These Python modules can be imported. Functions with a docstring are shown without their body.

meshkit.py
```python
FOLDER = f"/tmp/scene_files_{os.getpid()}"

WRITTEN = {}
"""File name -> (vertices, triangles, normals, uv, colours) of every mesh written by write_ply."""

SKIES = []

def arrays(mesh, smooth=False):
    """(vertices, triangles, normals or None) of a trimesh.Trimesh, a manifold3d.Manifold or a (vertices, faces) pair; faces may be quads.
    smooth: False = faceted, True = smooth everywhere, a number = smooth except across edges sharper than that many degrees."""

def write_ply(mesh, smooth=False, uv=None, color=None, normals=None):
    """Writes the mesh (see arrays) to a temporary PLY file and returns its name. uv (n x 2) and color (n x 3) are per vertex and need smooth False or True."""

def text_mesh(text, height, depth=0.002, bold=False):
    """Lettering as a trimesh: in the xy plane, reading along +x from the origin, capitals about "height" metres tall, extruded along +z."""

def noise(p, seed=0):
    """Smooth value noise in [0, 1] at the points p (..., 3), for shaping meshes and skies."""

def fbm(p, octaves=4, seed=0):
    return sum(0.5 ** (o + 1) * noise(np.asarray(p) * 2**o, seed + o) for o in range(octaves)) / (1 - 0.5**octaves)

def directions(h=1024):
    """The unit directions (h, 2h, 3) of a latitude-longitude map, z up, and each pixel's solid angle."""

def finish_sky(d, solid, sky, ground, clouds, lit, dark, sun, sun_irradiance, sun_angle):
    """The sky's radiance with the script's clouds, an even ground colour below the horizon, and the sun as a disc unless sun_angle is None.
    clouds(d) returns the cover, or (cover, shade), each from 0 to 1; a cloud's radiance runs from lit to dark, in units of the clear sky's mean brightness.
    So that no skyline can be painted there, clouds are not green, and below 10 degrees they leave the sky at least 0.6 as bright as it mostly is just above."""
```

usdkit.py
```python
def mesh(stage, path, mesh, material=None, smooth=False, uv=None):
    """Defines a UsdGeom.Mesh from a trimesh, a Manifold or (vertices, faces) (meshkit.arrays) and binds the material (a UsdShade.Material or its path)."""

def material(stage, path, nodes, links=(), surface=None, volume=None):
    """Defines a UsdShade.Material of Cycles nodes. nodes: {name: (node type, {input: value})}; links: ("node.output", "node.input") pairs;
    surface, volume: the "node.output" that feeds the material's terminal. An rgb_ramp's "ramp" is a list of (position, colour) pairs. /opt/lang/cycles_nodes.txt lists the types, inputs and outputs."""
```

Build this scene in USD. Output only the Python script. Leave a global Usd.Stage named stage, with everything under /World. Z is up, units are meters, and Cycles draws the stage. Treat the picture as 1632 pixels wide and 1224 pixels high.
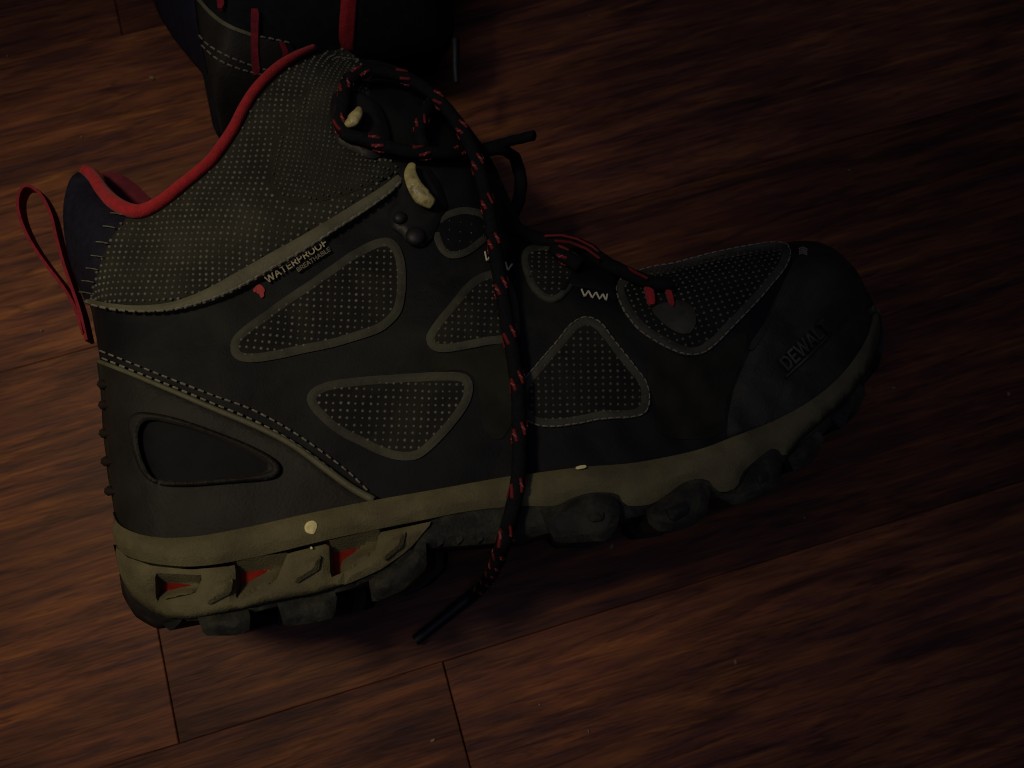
import math, numpy as np, trimesh, shapely, usdkit, meshkit
from shapely.geometry import Polygon, LineString
from scipy.spatial import Delaunay
from scipy.ndimage import gaussian_filter, map_coordinates
from pxr import Usd, UsdGeom, UsdLux, UsdShade, Gf, Sdf

rng = np.random.default_rng(7)
stage = Usd.Stage.CreateInMemory()
UsdGeom.SetStageUpAxis(stage, UsdGeom.Tokens.z)
UsdGeom.SetStageMetersPerUnit(stage, 1.0)
UsdGeom.Xform.Define(stage, '/World')
UsdGeom.Scope.Define(stage, '/World/Looks')

# ------------------------------------------------------------------ camera
TILT = math.radians(13.0)          # lean of the phone from looking straight down
HGT = 0.345                        # height of the phone above the floor
FPX = 1240.0                       # focal length in photograph pixels
CAM = np.array([0.0, -HGT * math.tan(TILT), HGT])
cam = UsdGeom.Camera.Define(stage, '/World/camera')
cam.AddTranslateOp().Set(Gf.Vec3d(*CAM))
cam.AddRotateXOp().Set(math.degrees(TILT))
cam.CreateHorizontalApertureAttr(36.0)
cam.CreateVerticalApertureAttr(27.0)
cam.CreateFocalLengthAttr(36.0 * FPX / 1632)
cam.CreateClippingRangeAttr(Gf.Vec2f(0.01, 50))
cam.CreateFStopAttr(11.0)
cam.CreateFocusDistanceAttr(0.275)
cam.CreateExposureAttr(0.0)

# ------------------------------------------------------------------ lamps (a dim room, one warm lamp to the upper left)
lamp = UsdLux.SphereLight.Define(stage, '/World/room_lamp')
lamp.CreateRadiusAttr(0.07)
lamp.CreateNormalizeAttr(True)
lamp.CreateIntensityAttr(2.6)
lamp.CreateColorAttr(Gf.Vec3f(1.0, 0.81, 0.47))
LP, LT = Gf.Vec3d(-0.38, 0.05, 0.78), Gf.Vec3d(-0.155, -0.055, 0.0)
_m = Gf.Matrix4d(1.0); _m.SetLookAt(LP, LT, Gf.Vec3d(0, 1, 0))
lamp.AddTransformOp().Set(_m.GetInverse())
shade = UsdLux.ShapingAPI.Apply(lamp.GetPrim())      # the lamp has a shade: light falls off away from its middle
shade.CreateShapingConeAngleAttr(20.5)
shade.CreateShapingConeSoftnessAttr(1.0)
fill = UsdLux.RectLight.Define(stage, '/World/room_glow')
fill.CreateWidthAttr(2.4); fill.CreateHeightAttr(2.4)
fill.CreateNormalizeAttr(True)
fill.CreateIntensityAttr(1.85)
fill.CreateColorAttr(Gf.Vec3f(0.60, 0.63, 1.0))
fill.AddTranslateOp().Set(Gf.Vec3d(-0.5, -0.2, 2.2))

# ------------------------------------------------------------------ points of the place from points of the view
_s, _c = math.sin(TILT), math.cos(TILT)
def rays(p):
    p = np.atleast_2d(np.asarray(p, float))
    u, v = (p[:, 0] - 816) / FPX, (612 - p[:, 1]) / FPX
    return np.stack([u, v * _c + _s, v * _s - _c], 1)
def at(p, z):
    d = rays(p)
    t = (np.asarray(z) - CAM[2]) / d[:, 2]
    return CAM + d * t[:, None]
def onsurf(p, hfun, off=0.0):
    z = np.full(len(np.atleast_2d(p)), 0.08)
    for _ in range(14):
        q = at(p, z)
        z = 0.5 * z + 0.5 * (hfun(q[:, :2]) + off)
    return at(p, z)

# ------------------------------------------------------------------ helpers
used = {}
def numbered(path):
    n = used.get(path, -1) + 1
    used[path] = n
    return path if n == 0 else f'{path}_{n:03d}'
def tag(prim, **kw):
    for k, v in kw.items():
        if v: prim.SetCustomDataByKey(k, v)
    return prim
def obj(name, mesh, mat, parent='/World', smooth=35, **kw):
    path = numbered(f'{parent}/{name}')
    m = usdkit.mesh(stage, path, mesh, mat, smooth=smooth)
    tag(m.GetPrim(), **kw)
    return path
def thing(name, loc=(0, 0, 0), **kw):
    path = numbered(f'/World/{name}')
    x = UsdGeom.Xform.Define(stage, path)
    tag(x.GetPrim(), **kw)
    return path

def smoothline(pts, closed=False, n=8):
    p = np.asarray(pts, float)
    if closed: q = np.vstack([p[-1], p, p[0], p[1]])
    else: q = np.vstack([2 * p[0] - p[1], p, 2 * p[-1] - p[-2]])
    out = []
    for i in range(1, len(q) - 2):
        a, b, c, d = q[i - 1], q[i], q[i + 1], q[i + 2]
        for t in np.arange(n) / n:
            out.append(0.5 * (2 * b + (c - a) * t + (2 * a - 5 * b + 4 * c - d) * t * t + (3 * b - a - 3 * c + d) * t ** 3))
    if not closed: out.append(p[-1])
    return np.array(out)
def dense(pts, step, closed=False):
    p = np.asarray(pts, float)
    if closed: p = np.vstack([p, p[0]])
    L = np.r_[0, np.cumsum(np.linalg.norm(np.diff(p, axis=0), axis=1))]
    n = max(3, int(round(L[-1] / step)))
    s = np.linspace(0, L[-1], n + 1)
    if closed: s = s[:-1]
    return np.stack([np.interp(s, L, p[:, k]) for k in range(p.shape[1])], 1)

def sheet(poly, top, bottom, spacing=0.003, bev=0.0, bevw=0.002):
    """closed solid over a plan polygon: top(xy), bottom(xy, topz)"""
    if poly.geom_type != 'Polygon': poly = max(poly.geoms, key=lambda g: g.area)
    rings = [np.array(poly.exterior.coords)[:-1]] + [np.array(r.coords)[:-1] for r in poly.interiors]
    bnd = [dense(r, spacing * 0.8, True) for r in rings]
    poly2 = Polygon(bnd[0], bnd[1:])
    if not poly2.is_valid: poly2 = poly2.buffer(0)
    x0, y0, x1, y1 = poly.bounds
    gx, gy = np.meshgrid(np.arange(x0, x1, spacing), np.arange(y0, y1, spacing * 0.87))
    gx[1::2] += spacing / 2
    g = np.stack([gx.ravel(), gy.ravel()], 1)
    g = g + rng.uniform(-.08, .08, g.shape) * spacing
    inner = poly2.buffer(-spacing * 0.45)
    g = g[shapely.contains_xy(inner, g[:, 0], g[:, 1])] if not inner.is_empty else g[:0]
    if bev:
        ins = poly2.buffer(-bevw)
        for gg in getattr(ins, 'geoms', [ins]):
            if gg.is_empty: continue
            for r in [gg.exterior, *gg.interiors]:
                c = np.array(r.coords)[:-1]
                if len(c) > 3: g = np.vstack([g, dense(c, spacing * .8, True)])
    v = np.vstack(bnd + [g])
    v = np.unique(np.round(v, 7), axis=0)
    tri = Delaunay(v).simplices
    cen = v[tri].mean(1)
    ok = shapely.contains_xy(poly2, cen[:, 0], cen[:, 1])
    a, b, c = v[tri[:, 0]], v[tri[:, 1]], v[tri[:, 2]]
    cr = (b[:, 0] - a[:, 0]) * (c[:, 1] - a[:, 1]) - (b[:, 1] - a[:, 1]) * (c[:, 0] - a[:, 0])
    tri[cr < 0] = tri[cr < 0][:, ::-1]
    tri = tri[ok & (abs(cr) > 1e-11)]
    tz = top(v)
    if bev:
        d = shapely.distance(shapely.points(v), poly2.boundary)
        tz = tz - bev * (1 - np.clip(d / bevw, 0, 1)) ** 2
    bz = bottom(v, tz)
    n = len(v)
    e = np.vstack([tri[:, [0, 1]], tri[:, [1, 2]], tri[:, [2, 0]]])
    key = {tuple(x) for x in e}
    be = np.array([x for x in map(tuple, e) if (x[1], x[0]) not in key])
    V = np.vstack([np.c_[v, tz], np.c_[v, bz]])
    F = np.vstack([tri, tri[:, ::-1] + n, np.c_[be[:, 1], be[:, 0], be[:, 0] + n], np.c_[be[:, 1], be[:, 0] + n, be[:, 1] + n]])
    return trimesh.Trimesh(V, F, process=False)

def tube(pts, r, sides=8, flat=1.0, caps=True):
    p = np.asarray(pts, float); n = len(p)
    r = np.broadcast_to(np.asarray(r, float), n)
    t = np.gradient(p, axis=0); t /= np.linalg.norm(t, axis=1)[:, None] + 1e-12
    up = np.array([0, 0, 1.0])
    V = []
    for i in range(n):
        s = np.cross(t[i], up); L = np.linalg.norm(s)
        s = s / L if L > 1e-3 else np.array([1.0, 0, 0])
        w = np.cross(s, t[i])
        a = np.arange(sides) / sides * 2 * np.pi
        V.append(p[i] + r[i] * (np.cos(a)[:, None] * s + flat * np.sin(a)[:, None] * w))
    V = np.vstack(V); F = []
    for i in range(n - 1):
        for k in range(sides):
            a, b = i * sides + k, i * sides + (k + 1) % sides
            F += [[a, b, b + sides], [a, b + sides, a + sides]]
    if caps:
        V = np.vstack([V, p[0], p[-1]]); c0, c1 = len(V) - 2, len(V) - 1
        for k in range(sides):
            F += [[c0, (k + 1) % sides, k], [c1, (n - 1) * sides + k, (n - 1) * sides + (k + 1) % sides]]
    F = np.array(F)[:, ::-1]
    return trimesh.Trimesh(V, F, process=False)
def join(ms): return trimesh.util.concatenate(ms)

class Surf:
    """height of one side of a lying boot over the floor, kept as a grid"""
    def __init__(s, lo, hi, f, blur=1.6, step=0.0015):
        s.lo, s.step = np.array(lo), step
        nx, ny = int((hi[0] - lo[0]) / step), int((hi[1] - lo[1]) / step)
        X, Y = np.meshgrid(lo[0] + np.arange(nx) * step, lo[1] + np.arange(ny) * step, indexing='ij')
        s.z = gaussian_filter(f(np.stack([X.ravel(), Y.ravel()], 1)).reshape(nx, ny), blur)
    def __call__(s, q):
        c = ((np.asarray(q)[:, :2] - s.lo) / s.step).T
        return map_coordinates(s.z, c, order=1, mode='nearest')
def ball(t):
    t = np.clip(t, 0, 1)
    return np.sqrt(np.maximum(0, 1 - (1 - t) ** 2))
def linedist(q, line):
    return shapely.distance(shapely.points(q), LineString(line))

# ------------------------------------------------------------------ materials
def mat(name, nodes, links, surface='p.BSDF'):
    return usdkit.material(stage, f'/World/Looks/{name}', nodes, links, surface=surface)
def plain(name, col, rough=0.6, var=0.25, scale=120, bump=0.0, bscale=900, dust=0.0, dcol=(.12, .11, .085), dscale=28, spec=0.4, metal=0.0, sheen=0.0):
    d = tuple(c * (1 - var) for c in col); l = tuple(min(1, c * (1 + var)) for c in col)
    nodes = {'g': ('geometry', {}),
             'n': ('noise_texture', {'scale': scale, 'detail': 5.0, 'roughness': 0.6}),
             'r': ('rgb_ramp', {'ramp': [(0.3, d), (0.7, l)]}),
             'p': ('principled_bsdf', {'roughness': rough, 'specular_ior_level': spec, 'metallic': metal, 'sheen_weight': sheen})}
    links = [('g.position', 'n.vector'), ('n.fac', 'r.fac')]
    src = 'r.color'
    if dust:
        nodes['dn'] = ('noise_texture', {'scale': dscale, 'detail': 8.0, 'roughness': 0.68, 'distortion': 0.5})
        nodes['dr'] = ('rgb_ramp', {'ramp': [(0.46, (0, 0, 0)), (0.74, (dust,) * 3)]})
        nodes['mx'] = ('mix', {'color2': dcol})
        links += [('g.position', 'dn.vector'), ('dn.fac', 'dr.fac'), ('dr.color', 'mx.fac'), (src, 'mx.color1')]
        src = 'mx.color'
    links.append((src, 'p.base_color'))
    if bump:
        nodes['bn'] = ('noise_texture', {'scale': bscale, 'detail': 4.0})
        nodes['b'] = ('bump', {'strength': bump, 'distance': 0.0006})
        links += [('g.position', 'bn.vector'), ('bn.fac', 'b.height'), ('b.normal', 'p.normal')]
    return mat(name, nodes, links)
M = {}
M['leather'] = plain('leather', (.0074, .0083, .0110), .66, .3, 90, .35, 1300, dust=.55, dcol=(.036, .037, .026), dscale=16, spec=.12)
M['dusty'] = plain('dusty_leather', (.0125, .0125, .0100), .7, .3, 90, .35, 1300, dust=.9, dcol=(.030, .030, .018), dscale=26, spec=.1)
M['toe'] = plain('toe_rubber', (.0215, .0220, .0185), .6, .35, 70, .5, 1100, dust=.85, dcol=(.052, .054, .044), dscale=34, spec=.2)
M['counter'] = plain('counter_rubber', (.0165, .0155, .0145), .6, .35, 60, .35, 900, dust=.35, dcol=(.04, .034, .026), spec=.15)
M['inset'] = plain('inset_rubber', (.0042, .0044, .0080), .6, .3, 200, .15, 1100, spec=.08)
M['mesh'] = plain('mesh_cloth', (.029, .029, .023), .85, .3, 60, .8, 1600, dust=.5, dcol=(.075, .072, .046), dscale=20, spec=.12)
M['mesh_dark'] = plain('mesh_cloth_dark', (.014, .014, .014), .85, .3, 60, .8, 1600, dust=.45, dcol=(.06, .058, .036), dscale=22, spec=.12)
M['dot'] = plain('mesh_dot', (.108, .107, .094), .65, .5, 130)
M['dot_dim'] = plain('mesh_dot_dim', (.075, .075, .055), .65, .5, 110)
M['trim'] = plain('trim_rubber', (.050, .050, .041), .7, .35, 90, .5, 1300, dust=.8, dcol=(.10, .10, .062), dscale=22, spec=.12)
M['band'] = plain('band_rubber', (.095, .093, .056), .66, .3, 70, .4, 800)
M['midsole'] = plain('midsole_foam', (.116, .104, .054), .7, .25, 60, .6, 1500, dust=.7, dcol=(.062, .048, .033), dscale=55, spec=.2)
M['outsole'] = plain('outsole_rubber', (.015, .0158, .016), .6, .3, 80, .5, 900, dust=.95, dcol=(.052, .052, .036), dscale=95, spec=.12)
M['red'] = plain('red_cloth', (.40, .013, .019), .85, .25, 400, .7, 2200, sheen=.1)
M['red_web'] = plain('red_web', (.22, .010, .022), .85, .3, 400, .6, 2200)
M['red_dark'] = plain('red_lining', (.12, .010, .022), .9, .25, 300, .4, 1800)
M['core'] = plain('red_core', (.17, .012, .007), .7, .3, 200, spec=.05)
M['pad'] = plain('heel_pad_cloth', (.0125, .0125, .024), .7, .3, 300, .5, 2200, spec=.12)
M['lining'] = plain('lining_cloth', (.010, .010, .014), .9, .3, 300, .4, 1500, spec=.12)
M['lace'] = plain('lace_cord', (.0085, .009, .0115), .75, .4, 900, .8, 2600, spec=.12)
M['lace_red'] = plain('lace_fleck_red', (.17, .010, .014), .8, .25, 500)
M['lace_pink'] = plain('lace_fleck_pale', (.32, .09, .085), .8, .2, 500)
M['thread'] = plain('thread', (.19, .175, .14), .8, .3, 500)
M['thread_white'] = plain('thread_white', (.62, .60, .47), .8, .15, 500)
M['hook'] = plain('hook_metal', (.52, .46, .20), .4, .3, 260, .4, 900, dust=.95, dcol=(.03, .027, .02), dscale=210, spec=.6)
M['metal'] = plain('dark_metal', (.014, .014, .015), .45, .3, 200, spec=.2)
M['print'] = plain('grey_print', (.29, .26, .17), .7, .4, 330)
M['print_dim'] = plain('dim_print', (.15, .14, .10), .7, .5, 330)
M['print_red'] = plain('red_print', (.34, .03, .03), .7, .3, 330)
M['emboss'] = plain('embossed_rubber', (.034, .034, .024), .42, .5, 120, .2, 900, spec=.6, dust=.6, dcol=(.12, .12, .08), dscale=90)
M['paint'] = plain('dry_paint', (.75, .68, .34), .8, .2, 800)
M['crumb'] = plain('crumb', (.22, .17, .11), .8, .3, 900)
M['aglet'] = plain('aglet_plastic', (.012, .012, .014), .5, .3, 300, spec=.3)

def wood(name, tone, seed, ang):
    """dark hand-scraped plank: long streaks along the board"""
    def sc(c): return tuple(x * tone for x in c)
    nodes = {'g': ('geometry', {}), 'oi': ('object_info', {}),
             'rot': ('vector_rotate', {'rotate_type': 'z_axis', 'angle': -ang}),
             'sh': ('vector_math', {'math_type': 'multiply_add', 'vector2': (1, 1, 1)}),
             'cmb': ('vector_math', {'math_type': 'scale', 'vector1': (3.1 + seed, 7.7, 5.3)}),
             'm1': ('mapping', {'scale': (14, 190, 14)}), 'm2': ('mapping', {'scale': (60, 900, 60)}), 'm3': ('mapping', {'scale': (16, 70, 16)}),
             'm4': ('mapping', {'scale': (5, 60, 5)}),
             'n1': ('noise_texture', {'scale': 1.0, 'detail': 9.0, 'roughness': 0.7, 'distortion': 0.6}),
             'n2': ('noise_texture', {'scale': 1.0, 'detail': 4.0, 'roughness': 0.6}),
             'n3': ('noise_texture', {'scale': 1.0, 'detail': 3.0, 'roughness': 0.5, 'distortion': 0.4}),
             'n4': ('noise_texture', {'scale': 1.0, 'detail': 5.0, 'roughness': 0.6, 'distortion': 0.3}),
             'r1': ('rgb_ramp', {'ramp': [(0.28, sc((.036, .017, .020))), (0.41, sc((.084, .029, .020))), (0.52, sc((.135, .046, .021))), (0.63, sc((.195, .071, .023))), (0.78, sc((.31, .135, .031)))]}),
             'r2': ('rgb_ramp', {'ramp': [(0.30, (.42, .40, .40)), (0.48, (1.0, 1.0, 1.0)), (0.75, (1.12, 1.12, 1.06))]}),
             'r3': ('rgb_ramp', {'ramp': [(0.28, (.42, .44, .55)), (0.66, (1.25, 1.2, 1.1))]}),
             'x2': ('mix', {'mix_type': 'multiply', 'fac': 0.75}), 'x3': ('mix', {'mix_type': 'multiply', 'fac': 0.85}), 'tn': ('rgb_ramp', {'ramp': [(0, (.78, .74, .76)), (1, (1.2, 1.2, 1.2))]}), 'x4': ('mix', {'mix_type': 'multiply', 'fac': 1.0}),
             'r4': ('rgb_ramp', {'ramp': [(0, (1, 1, 1)), (.468, (1, 1, 1)), (.492, (.50, .46, .46)), (.516, (1, 1, 1)), (.60, (1, 1, 1)), (.612, (.6, .56, .56)), (.625, (1, 1, 1)), (1, (1, 1, 1))]}), 'x5': ('mix', {'mix_type': 'multiply', 'fac': 0.8}),
             'bs': ('math', {'math_type': 'multiply_add', 'value2': 0.35}),
             'b': ('bump', {'strength': 0.35, 'distance': 0.0011}),
             'p': ('principled_bsdf', {'roughness': 0.5, 'specular_ior_level': 0.16})}
    links = [('oi.random', 'cmb.scale'), ('g.position', 'rot.vector'), ('rot.vector', 'sh.vector1'), ('cmb.vector', 'sh.vector3')]
    for k in '1234': links += [('sh.vector', f'm{k}.vector'), (f'm{k}.vector', f'n{k}.vector')]
    links += [('n1.fac', 'r1.fac'), ('n2.fac', 'r2.fac'), ('n3.fac', 'r3.fac'), ('r1.color', 'x2.color1'), ('r2.color', 'x2.color2'),
              ('x2.color', 'x3.color1'), ('r3.color', 'x3.color2'), ('oi.random', 'tn.fac'), ('x3.color', 'x4.color1'), ('tn.color', 'x4.color2'), ('x4.color', 'x5.color1'), ('n4.fac', 'r4.fac'), ('r4.color', 'x5.color2'), ('x5.color', 'p.base_color'),
              ('n2.fac', 'bs.value1'), ('n4.fac', 'bs.value3'), ('bs.value', 'b.height'), ('b.normal', 'p.normal')]
    return mat(name, nodes, links)

# ------------------------------------------------------------------ floor of wooden planks
fa, fb = at([(288, 1191), (704, 1048)], 0)[:, :2]
fc, fd = at([(137, 535), (1514, 196)], 0)[:, :2]
ang = 0.5 * (math.atan2(*(fb - fa)[::-1]) + math.atan2(*(fd - fc)[::-1]))
du, dv = np.array([math.cos(ang), math.sin(ang)]), np.array([-math.sin(ang), math.cos(ang)])
def uv(p, z=0): q = at([p], z)[0, :2]; return q @ du, q @ dv
sA, sB, sC = 0.5 * ((fa + fb) @ dv), 0.5 * ((fc + fd) @ dv), uv((194, 56))[1]
W = 0.5 * (sC - sA)
seams = [sA - 4 * W, sA - 3 * W, sA - 2 * W, sA - W, sA, sB, sC, sC + W, sC + 2 * W, sC + 3 * W, sC + 4 * W]
joints = {3: uv((720, 1110))[0], 4: uv((262, 1060))[0], 6: uv((189, 30))[0], 5: uv((1500, 300))[0] + .5, 2: .1, 1: -.3, 7: .25, 8: -.2, 9: .35, 0: .4}
woods = [wood(f'wood_{k}', t, 2.3 * k, ang) for k, t in (('a', 1.0), ('b', .88), ('c', 1.1))] if False else [wood('wood_mid', 1.0, 0.0, ang), wood('wood_dark', .86, 2.3, ang), wood('wood_light', 1.12, 5.1, ang)]
floor = thing('floor', kind='structure', label='dark brown wooden plank floor under the boots')
GAP, GAPV, TH = 0.00024, 0.00007, 0.012
def plank(u0, u1, v0, v1):
    c = 0.0003
    pr = [(0, -TH), (0, -c), (c, 0)]
    a = np.array([[u0 + GAP, v0 + GAPV], [u1 - GAP, v0 + GAPV], [u1 - GAP, v1 - GAPV], [u0 + GAP, v1 - GAPV]])
    ring = []
    for ins, z in pr:
        s = np.array([[1, 1], [-1, 1], [-1, -1], [1, -1]]) * ins
        q = a + s
        ring.append(np.c_[q[:, :1] * du + q[:, 1:] * dv, np.full(4, z)])
    V = np.vstack(ring); F = []
    for i in range(2):
        for k in range(4):
            p, q = i * 4 + k, i * 4 + (k + 1) % 4
            F += [[p, q, q + 4], [p, q + 4, p + 4]]
    F += [[8, 9, 10], [8, 10, 11], [0, 2, 1], [0, 3, 2]]
    return trimesh.Trimesh(V, F, process=False)
wk = 0
for i in range(len(seams) - 1):
    j = joints[i]; cuts = [-1.3, j - 1.22 if j > .0 else j + 1.22, j, 1.4]
    cuts = sorted(c for c in cuts if -1.31 < c < 1.41)
    for a, b in zip(cuts[:-1], cuts[1:]):
        if b - a < .02: continue
        obj('plank', plank(a, b, seams[i], seams[i + 1]), woods[[0, 1, 2, 0, 2, 1][wk % 6]], floor, smooth=False)
        wk += 1
sub = trimesh.creation.box((3.2, 3.2, 0.01)); sub.apply_translation((0, 0, -TH - 0.0055))
obj('underlay', sub, M['lining'], floor, smooth=False)
crumbs = []
for px in [(975, 870), (938, 1165), (1172, 1055), (1353, 271), (242, 124), (12, 89), (130, 218), (1607, 628), (860, 1123), (1282, 825), (940, 25), (1424, 618), (690, 1180), (66, 527)]:
    c = trimesh.creation.icosphere(1, rng.uniform(.0005, .0010)); c.apply_scale((rng.uniform(.7, 1.7), rng.uniform(.6, 1.1), .6))
    c.apply_transform(trimesh.transformations.rotation_matrix(rng.uniform(0, 6), (0, 0, 1))); c.apply_translation(at([px], 0.0006)[0]); crumbs.append(c)
tag(stage.GetPrimAtPath(obj('floor_crumbs', join(crumbs), M['crumb'])), label='tiny pale crumbs scattered on the dark plank floor', category='crumbs', kind='stuff')

# ------------------------------------------------------------------ the boot: side outline (heel, collar, tongue, toe) and its swell
ZM = 0.047
heel_px = [(128, 268), (110, 275), (100, 300), (96, 335), (98, 375), (106, 415), (120, 452), (135, 482), (143, 520), (150, 560), (157, 600), (160, 650), (161, 710), (167, 765), (174, 815), (178, 860), (184, 905), (192, 945), (212, 982), (245, 1003)]
collar_px = [(130, 268), (148, 280), (165, 305), (185, 325), (210, 336), (232, 335), (262, 318), (290, 295), (330, 262), (350, 238), (372, 205), (390, 170), (410, 140), (440, 110), (470, 90), (500, 76), (540, 70)]
vamp_px = [(540, 70), (600, 78), (650, 98), (700, 135), (745, 185), (785, 245), (815, 310), (850, 372), (900, 380), (950, 402), (1000, 424), (1075, 414), (1130, 402), (1190, 390), (1245, 382), (1295, 376), (1335, 388), (1368, 420), (1390, 458), (1402, 492), (1408, 530), (1400, 575)]
ZH = ZM + .016      # the roll of heel and vamp shows its outline a little above the middle
heel_w, collar_w, vamp_w = at(heel_px, ZH)[:, :2], at(collar_px, ZM)[:, :2], at(vamp_px, ZH)[:, :2]
hw, cw, vw = smoothline(heel_w, n=4), smoothline(collar_w, n=4), smoothline(vamp_w, n=4)
px_x = at([(175, 800), (1400, 560)], .06)[:, 0]
def swell(q):
    dh, dc, dvv = linedist(q, hw), linedist(q, cw), linedist(q, vw)
    s = np.clip((q[:, 0] - px_x[0]) / (px_x[1] - px_x[0]), 0, 1)
    A = np.interp(s, [0, .15, .35, .5, .68, .85, 1.0], [.038, .039, .035, .036, .043, .043, .038])
    dr = np.minimum(dh / .030, dvv / np.interp(s, [0, .4, .6, .8, 1], [.05, .05, .046, .044, .036]))
    # soft meeting of the heel's and the vamp's roll
    gg = ball(dr)
    col = .30 + .70 * ball(dc / .055)
    z = ZM + A * gg * col
    # creases across the flex of the vamp, soft dents in the leather
    n = meshkit.fbm(np.c_[q * 38, np.zeros(len(q))], 3, 5) - .5
    z += .0035 * n * np.clip(dr, 0, 1)
    c0 = at([(1090, 640)], .08)[0, :2]; w = np.exp(-((q - c0) ** 2).sum(1) / .030 ** 2)
    z += .0020 * w * np.sin((q @ np.array([.80, .6])) * 560 + 6 * n)
    return z
lo = np.minimum(np.minimum(hw.min(0), cw.min(0)), vw.min(0)) - .05
hi = np.maximum(np.maximum(hw.max(0), cw.max(0)), vw.max(0)) + .05
H = Surf(lo, hi, swell)
S = lambda p, off=0.0: onsurf(p, H, off)
def planpoly(px, off=0.0, closed=True, smooth=True, n=5, hf=None):
    p = smoothline(px, closed, n) if smooth else dense(px, 6, closed)
    return Polygon(onsurf(p, hf or H, off)[:, :2]).buffer(0)
def patch(px, off, thick=.003, holes=(), smooth=True, spacing=.003, bev=.0006, bevw=.0014, hf=None, shift=None, inter=None):
    hf = hf or H
    P = planpoly(px, off, smooth=smooth, hf=hf)
    for h in holes: P = P.difference(planpoly(h, off, smooth=smooth, hf=hf))
    if inter is not None: P = P.intersection(inter)
    return sheet(P, lambda v: hf(v) + off + (shift(v) if shift else 0), lambda v, z: z - thick, spacing, bev, bevw)
def stripline(px, w, n=6, smooth=True):
    c = smoothline(px, False, n) if smooth else np.asarray(px, float)
    ww = np.interp(np.linspace(0, 1, len(c)), np.linspace(0, 1, np.size(w)), np.atleast_1d(w))
    t = np.gradient(c, axis=0); t /= np.linalg.norm(t, axis=1)[:, None]
    nn = np.c_[-t[:, 1], t[:, 0]]
    return np.vstack([c + nn * ww[:, None] / 2, (c - nn * ww[:, None] / 2)[::-1]])
def strip(px, w, off, thick=.002, hf=None, **k):
    return patch(stripline(px, w), off, thick, smooth=False, hf=hf, **k)
def stitches(px, gap, length, r, off, hf=None, mesh_r=None, tilt=0.0):
    c = dense(smoothline(px, False, 8), 1.0)
    out = []
    L = np.r_[0, np.cumsum(np.linalg.norm(np.diff(c, axis=0), axis=1))]
    s = gap
    while s + length < L[-1]:
        q = np.array([[np.interp(x, L, c[:, 0]), np.interp(x, L, c[:, 1])] for x in (s, s + length / 2, s + length)])
        q[0, 1] += tilt; q[2, 1] -= tilt
        w = onsurf(q, hf or H, off); w[0, 2] -= r * .8; w[2, 2] -= r * .8; w[1, 2] += r * .3
        out.append(tube(w, r * rng.uniform(.85, 1.1), 5)); s += (length + gap) * rng.uniform(.94, 1.06)
    return join(out)
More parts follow.
